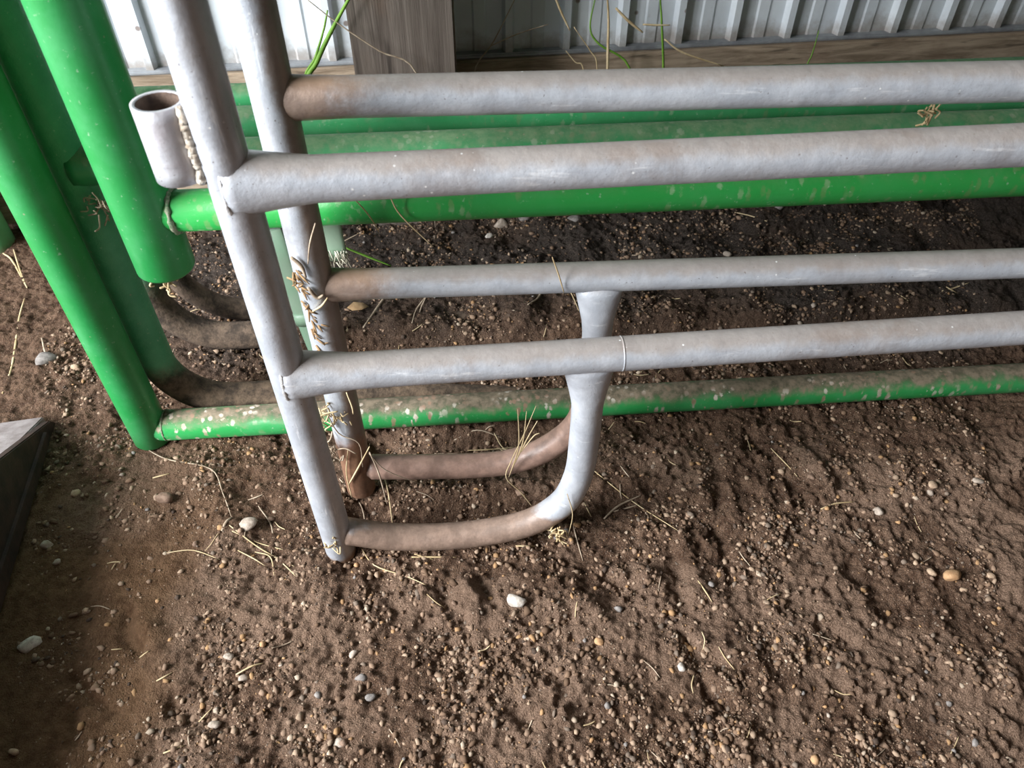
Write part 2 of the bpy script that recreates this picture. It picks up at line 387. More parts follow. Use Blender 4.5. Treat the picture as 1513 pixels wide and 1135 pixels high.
def masks(x, y):
    wob = fbm(x, y, 0.16, 3) * 0.10
    # silt: the smooth brown patch at the lower left; pale powder in the middle and on the right; humus behind the panels
    silt = np.clip(sstep(0.10, -0.10, x + 0.43 + (y - 0.45) * 0.25 + wob) * sstep(0.80, 0.60, y + wob), 0, 1)
    silt = np.maximum(silt, 0.7 * np.exp(-(((x + 0.55) / 0.12) ** 2 + ((y - 0.72) / 0.16) ** 2)))
    powder = np.clip(sstep(-0.05, 0.30, fbm(x + 3.1, y, 0.20, 3) + 0.12) * (1 - silt) * sstep(0.92, 0.80, y), 0, 1)
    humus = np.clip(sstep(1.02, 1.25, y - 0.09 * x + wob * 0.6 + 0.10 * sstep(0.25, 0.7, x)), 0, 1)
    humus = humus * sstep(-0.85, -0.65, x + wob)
    return silt, powder, humus
def H(x, y):
    x = np.asarray(x, float); y = np.asarray(y, float)
    silt, powder, humus = masks(x, y)
    rough = 1 - 0.75 * silt
    z = 0.006 * fbm(x, y, 0.30, 2) + 0.0085 * rough * fbm(x + 5, y, 0.085, 2) + 0.0052 * rough * fbm(x, y + 3, 0.026, 2) + 0.0028 * (rough + 0.1) * fbm(x + 9, y, 0.009, 2)
    clod = np.clip(fbm(x + 2, y + 8, 0.014, 2), 0, 1) * np.clip(fbm(x + 4, y + 1, 0.10, 2) + 0.15, 0, 1)
    z = z + 0.0120 * rough * clod
    bank = sstep(-0.50, -0.36, x) * sstep(1.03, 1.10, y - 0.08 * x) * (0.066 + 0.014 * fbm(x + 7, y + 2, 0.12, 2))
    z = z + bank
    for pl, a, s in MARKS:
        q = np.array(pl); r = s * 3
        sel = (x > q[:, 0].min() - r) & (x < q[:, 0].max() + r) & (y > q[:, 1].min() - r) & (y < q[:, 1].max() + r)
        if not np.any(sel): continue
        d = stroke_dist(x[sel], y[sel], pl)
        z = z.copy() if z.shape else z
        z[sel] += 1.35 * a * np.exp(-(d / (1.15 * s)) ** 2)
    return z - 0.003
def hgt(x, y): return float(H(np.array([x]), np.array([y]))[0])

xs = np.concatenate([np.linspace(-4, -1.15, 20)[:-1], np.linspace(-1.15, 1.25, 900), np.linspace(1.25, 4, 20)[1:]])
ys = np.concatenate([np.linspace(-2.5, 0.2, 16)[:-1], np.linspace(0.2, 1.72, 600), np.linspace(1.72, 2.3, 6)[1:]])
GX, GY = np.meshgrid(xs, ys); fx, fy = GX.ravel(), GY.ravel()
fz = H(fx, fy)
me = bpy.data.meshes.new('floor')
nx, ny = len(xs), len(ys); nv = nx * ny
me.vertices.add(nv); me.vertices.foreach_set('co', np.stack([fx, fy, fz], 1).ravel())
ii, jj = np.meshgrid(np.arange(nx - 1), np.arange(ny - 1)); i0 = (jj * nx + ii).ravel()
quads = np.stack([i0, i0 + 1, i0 + nx + 1, i0 + nx], 1)
me.loops.add(quads.size); me.loops.foreach_set('vertex_index', quads.ravel())
me.polygons.add(len(quads)); me.polygons.foreach_set('loop_start', np.arange(len(quads)) * 4)
me.polygons.foreach_set('use_smooth', np.ones(len(quads), bool))
me.update(calc_edges=True)
sm, pm, hm = masks(fx, fy)
at = me.color_attributes.new('soil', 'FLOAT_COLOR', 'POINT')
at.data.foreach_set('color', np.stack([sm, pm, hm, np.ones(nv)], 1).astype(np.float32).ravel())
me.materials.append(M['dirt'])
floor = link(bpy.data.objects.new('floor', me)); tag(floor, 'trodden brown dirt floor with prints and loose gravel', kind='structure')

# ------------------------------------------------------------------ back wall, skirt boards, timber post
WALL = Plane(1.672, 0.125)
MB_Z = 0.341
def wp(X, off, z): return WALL.p(X, z) + WALL.n * off
wall = empty('wall_back', WALL.p(0, 0), 'white ribbed steel barn siding behind the leaning panels', kind='structure')
PITCH = 0.122
X_SEAM = WALL.px(205, 70)[0]
def siding_sheet(x0, n):
    prof = []
    for i in range(n):
        a = x0 + i * PITCH
        prof += [(a, 0.0), (a + 0.006, 0.017), (a + 0.020, 0.017), (a + 0.026, 0.0), (a + 0.060, 0.0), (a + 0.064, 0.003), (a + 0.086, 0.003), (a + 0.090, 0.0)]
    prof.append((x0 + n * PITCH + 0.003, 0.0))
    V, Fc = [], []
    for X, o in prof:
        for z in (MB_Z, 1.9): V.append(wp(X, o, z))
        for z in (MB_Z, 1.9): V.append(wp(X, o - 0.0012, z))
    for i in range(len(prof) - 1):
        a, b = 4 * i, 4 * i + 4
        Fc += [(a, b, b + 1, a + 1), (a + 2, a + 3, b + 3, b + 2), (a, a + 2, b + 2, b)]
    return mesh_obj('siding_sheet', V, Fc, M['siding'], wall, smooth=False)
for s in range(-2, 4): siding_sheet(X_SEAM + s * 6 * PITCH, 6)
def board(name, x0, x1, z0, z1, o0, o1, mat, parent, bev=0.004):
    bm = bmesh.new()
    vs = [bm.verts.new(wp(X, o, z)) for X in (x0, x1) for o in (o0, o1) for z in (z0, z1)]
    bmesh.ops.convex_hull(bm, input=vs)
    bmesh.ops.dissolve_limit(bm, angle_limit=0.02, verts=bm.verts, edges=bm.edges)
    bmesh.ops.bevel(bm, geom=list(bm.edges), offset=bev, segments=2, affect='EDGES')
    return bm_obj(name, bm, mat, parent)
XP0, XP1 = WALL.px(497, 60)[0], WALL.px(652, 60)[0]
tr = empty('trim_1', wp(-1, 0.02, 0), 'stacked wooden skirt boards below the steel siding', kind='structure')
for (x0, x1) in ((-2.2, -0.252), (-0.25, 2.3)):
    board('skirt_board', x0, x1, 0.235, MB_Z - 0.008, -0.01, 0.030, M['skirt_wood'], tr)
    board('skirt_board', x0, x1, 0.02, 0.229, -0.01, 0.036, M['skirt_wood'], tr)
    board('drip_flashing', x0, x1, MB_Z - 0.007, MB_Z + 0.002, -0.005, 0.021, M['flashing'], tr, 0.003)
OFFP = 0.20
XQ0 = Plane(WALL.y0 - OFFP, WALL.m).px(496, 55)[0]; XQ1 = Plane(WALL.y0 - OFFP, WALL.m).px(653, 55)[0]
post = board('timber_post', XQ0, XQ1, 0.0, 1.9, 0.0375, OFFP, M['post_wood'], None, 0.004)
tag(post, 'weathered grey-brown timber post standing against the white siding', 'post')

# unseen roof and two walls, added to block light from above, right and front
def slab(name, lo_, hi_, mat, label):
    bm = bmesh.new(); bmesh.ops.create_cube(bm, size=1.0)
    for v in bm.verts: v.co = Vector([l + (h - l) * (c + 0.5) for l, h, c in zip(lo_, hi_, v.co)])
    return tag(bm_obj(name, bm, mat), label, kind='structure')
slab('shade_ceiling', (-2.2, -3.5, 2.55), (2.3, 2.4, 2.60), M['blocker_wood'], 'unseen board roof added to block light from above')
slab('shade_wall_front', (-0.3, -3.5, -0.1), (2.3, -3.45, 2.55), M['blocker_wood'], 'unseen boarded wall opposite the panels, added to block light')
slab('shade_wall_right', (2.3, -3.5, -0.1), (2.35, 2.4, 2.55), M['blocker_wood'], 'unseen boarded wall right of the panels, added to block light')
# ------------------------------------------------------------------ livestock panels
def rail_straight(name, P, X0, X1, z0, z1, r, mat, parent, flare=None, seg=24):
    """rail from X0 to X1; flare = (length, across, in plane) flattens the ends onto the posts"""
    n = 14; pts, rad = [], []
    L = X1 - X0
    us = [0, .012, .025, .04, .06, .08] if flare else [0]
    for u in us: pts.append((X0 + u, u))
    k = 8
    for i in range(1, k): pts.append((X0 + 0.1 + (L - 0.2) * i / k, 1))
    for u in reversed(us): pts.append((X1 - u, u))
    out = []
    for X, u in pts:
        out.append(P.p(X, z0 + (z1 - z0) * (X - X0) / L))
        if flare:
            t = max(0.0, 1 - u / flare[0]) ** 1.3
            rad.append((r + (flare[1] - r) * t, r + (flare[2] - r) * t))
        else: rad.append((r, r))
    return tube(name, out, rad, P.n, mat, parent, seg)
def weld_ring(P, X, z, ra, rb, parent, seed, thick=0.005, mat='weld'):
    rr = random.Random(seed); V, Fc = [], []; n, k = 36, 8
    c = P.p(X, z)
    for i in range(n):
        a = 2 * math.pi * i / n
        d = P.n * (math.cos(a) * ra) + Vector((0, 0, 1)) * (math.sin(a) * rb)
        dn = d.normalized(); th = thick * rr.uniform(0.65, 1.35)
        for j in range(k):
            q = 2 * math.pi * j / k
            V.append(c + d + dn * (math.cos(q) * th) + P.dir * (math.sin(q) * th * 1.1))
    for i in range(n):
        for j in range(k):
            Fc.append((i * k + j, ((i + 1) % n) * k + j, ((i + 1) % n) * k + (j + 1) % k, i * k + (j + 1) % k))
    return mesh_obj('weld', V, Fc, M[mat], parent)
def upright(name, P, X, z0, z1, r, mat, parent, lean=0.0, seg=28):
    zs = [z0, z0 + 0.004] + [z0 + (z1 - z0) * i / 12 for i in range(1, 13)]
    pts = [P.p(X + lean * z, z) for z in zs]
    o = tube(name, pts, [r * 0.93] + [r] * (len(pts) - 1), P.n, mat, parent, seg); sharp_caps(o); return o

# --- front silver panel
S1 = Plane(0.672, 0.094)
_pp = [S1.px(*q) for q in ((262, 0), (320, 200), (386, 410), (474, 700), (496, 795))]
LEAN1, xs1 = np.polyfit([q[1] for q in _pp], [q[0] for q in _pp], 1)
LEAN1, xs1 = float(LEAN1), float(xs1)
def s1x(z): return xs1 + LEAN1 * z
zt1 = S1.px(600, 258)[1]; zl1 = S1.px(600, 543)[1]
p1 = empty('livestock_panel', S1.p(xs1, 0), 'silver galvanised tube panel nearest the camera, muddy foot loop on the dirt', 'livestock panel', 'galvanised livestock panels')
R1 = 0.0215
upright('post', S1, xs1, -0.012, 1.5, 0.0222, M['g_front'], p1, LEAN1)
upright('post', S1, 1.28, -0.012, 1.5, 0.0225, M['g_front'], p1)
for i, z in enumerate((zl1, zt1, 0.88, 1.13, 1.40)):
    r_ = rail_straight('rail', S1, s1x(z) - 0.004, 1.276, z, z, R1, M['g_rail'], p1, (0.095, 0.0268, 0.0350))
    if i < 2:
        weld_ring(S1, s1x(z) - 0.003, z, 0.0250, 0.0340, r_, 3 + i, 0.0022, 'weld_grey')
XJ = S1.px(918, 522)[0]
tube('seam_collar', [S1.p(XJ + d, zl1) for d in (-0.0012, 0, 0.0012)], [R1 + 0.0001, R1 + 0.0005, R1 + 0.0001], S1.n, M['g_rail'], p1)
def foot(P, ctrl, r, mat, parent, top_z):
    """ctrl pixels run along the ground from the post, round the bend and up to the lower rail, whose end is pressed flat"""
    pts = [P.at(*c) for c in ctrl]; path = smooth_path(pts, 6)
    top = pts[-1].z; rad = []
    for p in path:
        t = max(0.0, 1 - (top - p.z) / 0.075) if p.x > pts[0].x + 0.15 else 0
        t = t ** 1.2
        rad.append((r + (0.017 - r) * t, r + (0.034 - r) * t))
    for i in range(3): rad[i] = (r * 0.8, r * (0.72 + 0.1 * i))
    o = tube('foot_loop', path, rad, P.n, mat, parent); return o
f1 = foot(S1, [(500, 783), (530, 787), (580, 793), (650, 793), (720, 786), (785, 771), (832, 742), (855, 700), (863, 650), (868, 595), (871, 535)], 0.0205, M['g_foot1'], p1, zl1)
# hinge sleeve welded to the post's left
sl = [S1.at(230, 154), S1.at(267, 264)]; off = S1.n * -0.006
slx = 0.5 * (S1.px(230, 154)[0] + S1.px(267, 264)[0]); z_a, z_b = sl[0].z, sl[1].z
slp = [S1.p(slx, z_a + (z_b - z_a) * k / 6) + off for k in range(7)]
slv = tube('hinge_sleeve', slp, [0.0232] * 7, S1.n, M['g_sleeve'], p1, 28, hollow=0.004); tube('bore', [slp[0] * 0.97 + slp[1] * 0.03] + slp[1:], [0.0189] * 7, S1.n, M['bore'], slv, 28, hollow=0.0006); slv['label'] = 'short open-ended pipe sleeve'
bp, br = [], []
for i in range(44):
    z = z_a + (z_b - z_a) * (i + 0.5) / 44
    X = (slx + 0.0232 + s1x(z) - 0.0222) / 2
    bp.append(S1.p(X + rnd.uniform(-.0012, .0012), z) + S1.n * (0.006 + rnd.uniform(-.002, .002)))
    br.append((rnd.uniform(0.007, 0.010), rnd.uniform(0.0045, 0.0068)))
tube('weld', bp, br, S1.n, M['weld'], slv, 10)


# --- second silver panel
S2 = Plane(0.775, 0.052)
xs2 = S2.px(473, 450)[0]
zt2 = S2.px(600, 141)[1]; zl2 = S2.px(560, 419)[1]
p2 = empty('livestock_panel', S2.p(xs2, 0), 'silver tube panel with rust-brown post foot, just behind the front silver panel', 'livestock panel', 'galvanised livestock panels')
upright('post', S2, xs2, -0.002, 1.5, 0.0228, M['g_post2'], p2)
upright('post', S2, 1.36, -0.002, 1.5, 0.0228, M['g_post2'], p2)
for i, z in enumerate((zl2, zt2, 0.91, 1.16, 1.42)):
    r_ = rail_straight('rail', S2, xs2 + 0.004, 1.356, z, z, 0.0195 if i == 0 else 0.021, M['g_rail2'], p2, (0.07, 0.018, 0.025))
V, Fc = [], []
for i in range(34):
    k = rnd.random(); a = S2.at(434 + 46 * k + rnd.gauss(0, 5), 378 + 128 * k) + S2.n * 0.0205
    d_ = Vector((rnd.gauss(0.4, .6), 0, rnd.gauss(-.6, .5))).normalized() * rnd.uniform(.006, .017)
    v, f = loft([a, a + d_ * .5 + S2.n * rnd.uniform(.001, .004), a + d_ + S2.n * rnd.uniform(.001, .006)], [(.0005, .0013), (.0005, .0017), (.0003, .0007)], S2.n, 6)
    n0 = len(V); V += v; Fc += [tuple(q + n0 for q in t) for t in f]
fk = mesh_obj('peeling_flakes', V, Fc, M['leaf'], p2); fk['label'] = 'brown peeling flakes'; fk['kind'] = 'stuff'
foot(S2, [(538, 690), (565, 690), (620, 690), (700, 688), (755, 682), (805, 664), (850, 630), (872, 580), (880, 520), (886, 415)], 0.0200, M['g_foot2'], p2, zl2)

# --- green panels
G1 = Plane(0.920, 0.076)
xg1 = G1.px(104, 400)[0]
g1 = empty('livestock_panel', G1.p(xg1, 0), 'bright green panel with dusty bottom rail on the dirt and square welded corner', 'livestock panel', 'green livestock panels')
upright('post', G1, xg1, -0.004, 1.5, 0.0315, M['green'], g1)
upright('post', G1, 1.50, -0.004, 1.5, 0.0315, M['green'], g1)
for i, z in enumerate((0.026, 0.86, 1.15, 1.42)):
    r_ = rail_straight('rail', G1, xg1 + 0.01, 1.49, z, z, 0.0265, M['green_dusty' if i == 0 else 'green'], g1)
    if i == 0: weld_ring(G1, xg1 + 0.031, z, 0.0255, 0.0265, r_, 21, 0.0018, 'weld_green')
G3 = Plane(0.853, 0.076)
xg3 = G3.px(229, 350)[0]
zb3 = G3.px(240, 396)[1]; zr3 = G3.px(300, 310)[1]
g3 = empty('livestock_panel', G3.p(xg3, zb3), 'bright green gate with thick post ending above ground, left of silver sleeve', 'livestock panel', 'green livestock panels')
upright('post', G3, xg3, zb3, 1.5, 0.0365, M['green'], g3)
upright('post', G3, 1.42, zb3, 1.5, 0.0365, M['green'], g3)
for i, z in enumerate((zr3, 0.86, 1.16, 1.42)):
    r_ = rail_straight('rail', G3, xg3 + 0.01, 1.41, z, z, 0.0255, M['green_clean'], g3)
    if i == 0: weld_ring(G3, xg3 + 0.036, z, 0.0255, 0.0265, r_, 22, 0.0028, 'weld_green')
# torn strap hanging from the gate's rail, with a frayed pale end
xst, zst = Plane(0.89, 0.079).px(497, 384)
PS = Plane(0.89, 0.079)
strap = tube('strap', [PS.p(xst - 0.002, zr3 + 0.03), PS.p(xst - 0.002, zr3 - 0.03), PS.p(xst, zst + 0.02), PS.p(xst + 0.001, zst)],
             [(0.004, 0.016)] * 3 + [(0.003, 0.013)], PS.n, M['pale_green'], g3, 16); strap['label'] = 'pale green torn strap with frayed end'
fr = bmesh.new()
V, Fc = [], []
for i in range(46):
    a = PS.p(xst + rnd.uniform(-.013, .015), zst + rnd.uniform(0.0, 0.022)) + PS.n * rnd.uniform(-.004, .008)
    b = a + Vector((rnd.uniform(-.004, .010), -rnd.uniform(0, .008), -rnd.uniform(.006, .016)))
    v, f = loft([a, (a + b) / 2 + Vector((0, 0, 0.001)), b], [0.0011, 0.0009, 0.0004], Vector((0.3, -1, 0.1)), 4)
    k = len(V); V += v; Fc += [tuple(q + k for q in t) for t in f]
fr.free(); mesh_obj('frayed_end', V, Fc, M['frayed'], strap)
# straw caught under the gate post
def round_corner(P, X, zrail, r, mat, parent, zsecond, R=0.105, zrails=(), mat_top=None, sink=0.0):
    pts = [P.p(X, z) for z in (1.5, 1.1, 0.7, 0.45, 0.28)]
    for i in range(0, 13):
        a = math.pi / 2 * i / 12
        pts.append(P.p(X + R - R * math.cos(a), zrail + R - R * math.sin(a)))
    xe = 1.62
    for X2, dz in ((-0.36, 0), (-0.22, sink * .25), (-0.08, sink * .6), (0.06, sink * .9), (0.3, sink), (1.0, sink), (1.2, sink * .8), (xe - R, 0)): pts.append(P.p(X2, zrail - dz))
    for i in range(1, 13):
        a = math.pi / 2 * i / 12
        pts.append(P.p(xe - R + R * math.sin(a), zrail + R - R * math.cos(a)))
    for z in (0.5, 1.0, 1.5): pts.append(P.p(xe, z))
    tube('frame', pts, r, P.n, mat, parent, 28)
    for i, z in enumerate(zrails):
        q = rail_straight('rail', P, X + 0.008, xe - 0.008, z, z, r * 0.98, mat_top or mat, parent, (0.03, r * 1.12, r * 1.15))
G2 = Plane(0.977, 0.078)
xg2 = G2.px(172, 400)[0]; za2 = G2.px(480, 229)[1]
g2 = empty('livestock_panel', G2.p(xg2, 0), 'faded green panel with rounded dirty bottom corner behind the bright green post', 'livestock panel', 'green livestock panels')
round_corner(G2, xg2, 0.027, 0.0275, M['green_old'], g2, za2, 0.105, (za2, 0.93, 1.36), M['green_top'], 0.062)
C1 = Plane(1.150, 0.080)
c1 = empty('livestock_panel', C1.p(-0.653, 0), 'mud-caked green panel with rounded corner, second rearmost of the stack', 'livestock panel', 'green livestock panels')
zb1 = C1.px(480, 178)[1]
round_corner(C1, -0.653, 0.024, 0.0265, M['green_mud'], c1, zb1, 0.12, (zb1, 0.93, 1.36), M['green_top'])
C2 = Plane(1.232, 0.080)
zb2 = C2.px(365, 143)[1]
c2 = empty('livestock_panel', C2.p(-0.645, 0), 'thin mud-caked green panel with rounded corner, rearmost in front of the wall', 'livestock panel', 'green livestock panels')
round_corner(C2, -0.645, 0.020, 0.0215, M['green_mud'], c2, zb2, 0.125, (zb2, 0.93, 1.36), M['green_top'])
# light green post stub at the far left edge
PL = Plane(1.55, 0.09)
xl, zl = PL.px(-3, 362)
q = empty('gate_post', PL.p(xl, 0), 'pale green post standing on dirt at the left edge behind the green panels', 'post')
upright('shaft', PL, xl, -0.01, 1.5, 0.038, M['pale_green2'], q)
tube('cap_band', [PL.p(xl, 0.30), PL.p(xl, 0.315), PL.p(xl, 0.33)], [0.0395, 0.0405, 0.0395], PL.n, M['pale_green2'], q, 24)
# pale green stake between the silver posts
ST = Plane(1.055, 0.08)
a, b = ST.at(418, 385), ST.at(476, 532)
d = (b - a).normalized(); b2 = b + d * ((b.z + 0.012) / -d.z); a2 = a - d * 0.06
st = empty('stake', (b2.x, b2.y, 0), 'pale green flat stake leaning between the two silver posts', 'stake')
tube('blade', [a2, a, (a + b) / 2, b, b2], [(0.006, 0.017), (0.006, 0.018), (0.006, 0.018), (0.006, 0.018), (0.004, 0.008)], ST.n, M['pale_green'], st, 12)
m_ = (a * 0.45 + b * 0.55)
tube('clip', [m_ - d * 0.012, m_, m_ + d * 0.012], [(0.009, 0.021)] * 3, ST.n, M['pale_green'], st, 12)

# ------------------------------------------------------------------ dark steel implement at the left edge
imp = empty('steel_implement', (-0.80, 0.72, 0), 'dark wedge-shaped steel implement corner cut off by the left edge', 'implement')
tipx, tipy = on_ground(82, 622); nx_, ny_ = on_ground(0, 905)
A = Vector((tipx, tipy, -0.004)); B = Vector((nx_, ny_, -0.004)); dirb = (B - A).normalized(); side = Vector((-dirb.y, dirb.x, 0))
if side.x > 0: side = -side
B2 = A + dirb * 0.75
def prism(name, poly, ext, mat, parent, bev=0.002):
    bm = bmesh.new()
    a = [bm.verts.new(p) for p in poly]; b = [bm.verts.new(p + ext) for p in poly]
    n = len(poly); bm.faces.new(a); bm.faces.new(list(reversed(b)))
    for i in range(n): bm.faces.new((a[i], a[(i + 1) % n], b[(i + 1) % n], b[i]))
    bmesh.ops.recalc_face_normals(bm, faces=bm.faces)
    if bev: bmesh.ops.bevel(bm, geom=list(bm.edges), offset=bev, segments=2, affect='EDGES')
    return bm_obj(name, bm, mat, parent)
U = Vector((0, 0, 1))
prism('side_plate', [A, A + dirb * 0.015 + U * 0.02, A + dirb * 0.22 + U * 0.135, A + dirb * 0.45 + U * 0.15, B2 + U * 0.15, B2], side * 0.014, M['steel'], imp)
prism('floor_plate', [A + side * 0.014, A + side * 0.014 + U * 0.018, A + side * 0.014 + dirb * 0.18 + U * 0.10, A + side * 0.014 + dirb * 0.19 + U * 0.085, A + side * 0.014 + dirb * 0.03], side * 0.9, M['steel_top'], imp)
prism('back_plate', [A + side * 0.014 + dirb * 0.18 + U * 0.0, A + side * 0.014 + dirb * 0.18 + U * 0.098, A + side * 0.014 + dirb * 0.70 + U * 0.12, A + side * 0.014 + dirb * 0.70], side * 0.9, M['steel'], imp)
prism('wear_strip', [A + dirb * 0.05 - side * 0.006 + U * 0.012, A + dirb * 0.05 - side * 0.006 + U * 0.03, A + dirb * 0.6 - side * 0.006 + U * 0.05, A + dirb * 0.6 - side * 0.006 + U * 0.012], side * 0.006, M['steel'], imp, 0.001)

# ------------------------------------------------------------------ gravel (uncountable) and single stones
def ico():
    bm = bmesh.new(); bmesh.ops.create_icosphere(bm, subdivisions=1, radius=1.0)
    bm.verts.ensure_lookup_table()
    v = np.array([x.co[:] for x in bm.verts]); f = np.array([[q.index for q in p.verts] for p in bm.faces]); bm.free(); return v, f
IV, IF = ico()
NG = 42000
gy = 0.25 + 1.35 * rs.rand(NG * 3) ** 1.25; gx = (rs.rand(NG * 3) * 2 - 1) * (0.50 + 0.36 * gy)
si, po, hu = masks(gx, gy)
dens = np.clip(0.10 + 1.1 * np.clip(fbm(gx + 1, gy + 4, 0.11, 3) + 0.15, 0, 1), 0, 1) * (1 - 0.72 * si)
keep = rs.rand(NG * 3) < dens
gx, gy = gx[keep][:NG], gy[keep][:NG]; ng = len(gx)
gr = 0.0010 + 0.0042 * rs.rand(ng) ** 4.0
gz = H(gx, gy) + gr * (0.25 * rs.rand(ng) - 0.1)
rot = rs.rand(ng) * 2 * np.pi
jit = 1 + (rs.rand(ng, len(IV), 1) - 0.5) * 0.9
sc = np.stack([gr * (0.8 + 0.6 * rs.rand(ng)), gr * (0.7 + 0.4 * rs.rand(ng)), gr * (0.5 + 0.4 * rs.rand(ng))], 1)
P = IV[None] * jit * sc[:, None, :]
c_, s_ = np.cos(rot)[:, None], np.sin(rot)[:, None]
PX = P[..., 0] * c_ - P[..., 1] * s_ + gx[:, None]; PY = P[..., 0] * s_ + P[..., 1] * c_ + gy[:, None]; PZ = P[..., 2] + gz[:, None]
co = np.stack([PX, PY, PZ], -1).reshape(-1, 3)
tri = (IF[None] + (np.arange(ng) * len(IV))[:, None, None]).reshape(-1, 3)
me = bpy.data.meshes.new('gravel')
me.vertices.add(len(co)); me.vertices.foreach_set('co', co.ravel())
me.loops.add(tri.size); me.loops.foreach_set('vertex_index', tri.ravel())
me.polygons.add(len(tri)); me.polygons.foreach_set('loop_start', np.arange(len(tri)) * 3)
me.update(calc_edges=True)
pal = np.array([(0.13, .085, .058), (0.20, .135, .095), (0.28, .20, .15), (0.36, .275, .21), (0.19, .155, .13), (0.38, .24, .13), (0.46, .39, .32), (0.075, .055, .045)])
pi = rs.choice(len(pal), ng, p=[.17, .27, .22, .13, .07, .05, .03, .06])
tc = pal[pi] * (0.75 + 0.4 * rs.rand(ng, 1)) * np.array([1.0, 0.94, 0.86])
tc = np.repeat(tc, len(IV), 0)
at = me.color_attributes.new('tint', 'FLOAT_COLOR', 'POINT')
at.data.foreach_set('color', np.concatenate([tc, np.ones((len(tc), 1))], 1).astype(np.float32).ravel())
me.materials.append(M['gravel'])
tag(link(bpy.data.objects.new('gravel', me)), 'fine loose gravel and grit scattered over the dirt floor', 'gravel', kind='stuff')

def stone_mesh(name, seed, mat, sx, sy, sz, sub=2, rough=0.22):
    rr = random.Random(seed); bm = bmesh.new(); bmesh.ops.create_icosphere(bm, subdivisions=sub, radius=1.0)
    cuts = [(Vector((rr.gauss(0, 1), rr.gauss(0, 1), rr.gauss(0, 1))).normalized(), rr.uniform(0.45, 0.85)) for _ in range(9)]
    for v in bm.verts:
        for n, dd in cuts:
            k = v.co.dot(n)
            if k > dd: v.co -= n * (k - dd) * 0.85
        v.co *= 1 + rr.uniform(-rough, rough) * 0.25
        v.co.x *= sx; v.co.y *= sy; v.co.z *= sz
    me = bpy.data.meshes.new(name); bm.to_mesh(me); bm.free()
    me.polygons.foreach_set('use_smooth', [True] * len(me.polygons)); me.materials.append(mat)
    return me
PEB = [stone_mesh('pebble', 100 + i, STONE[[1, 3, 0, 2, 3, 1, 3, 4, 2, 3][i]], 1, rnd.uniform(.65, .95), rnd.uniform(.45, .7), 1) for i in range(10)]
PNAME = {0: 'pale', 1: 'tan', 2: 'grey', 3: 'brown', 4: 'orange-brown'}
PIDX = [1, 3, 0, 2, 3, 1, 3, 4, 2, 3]
cnt = 0
while cnt < 230:
    y = 0.30 + 1.15 * rnd.random() ** 1.2; x = rnd.uniform(-1, 1) * (0.46 + 0.34 * y)
    if rnd.random() < 0.6 * float(masks(np.array([x]), np.array([y]))[0][0]): continue
    k = rnd.randrange(10); r = 0.0040 + 0.0046 * rnd.random() ** 2.5
    o = bpy.data.objects.new('pebble', PEB[k]); o.scale = (r, r, r); o.location = (x, y, hgt(x, y) + r * 0.2)
    o.rotation_euler = (rnd.uniform(-.4, .4), rnd.uniform(-.4, .4), rnd.uniform(0, 6.28)); COL.objects.link(o)
    tag(o, 'small %s pebble lying loose among the grit on the dirt floor' % PNAME[PIDX[k]], 'pebble', '%s pebbles on the dirt floor' % PNAME[PIDX[k]]); cnt += 1
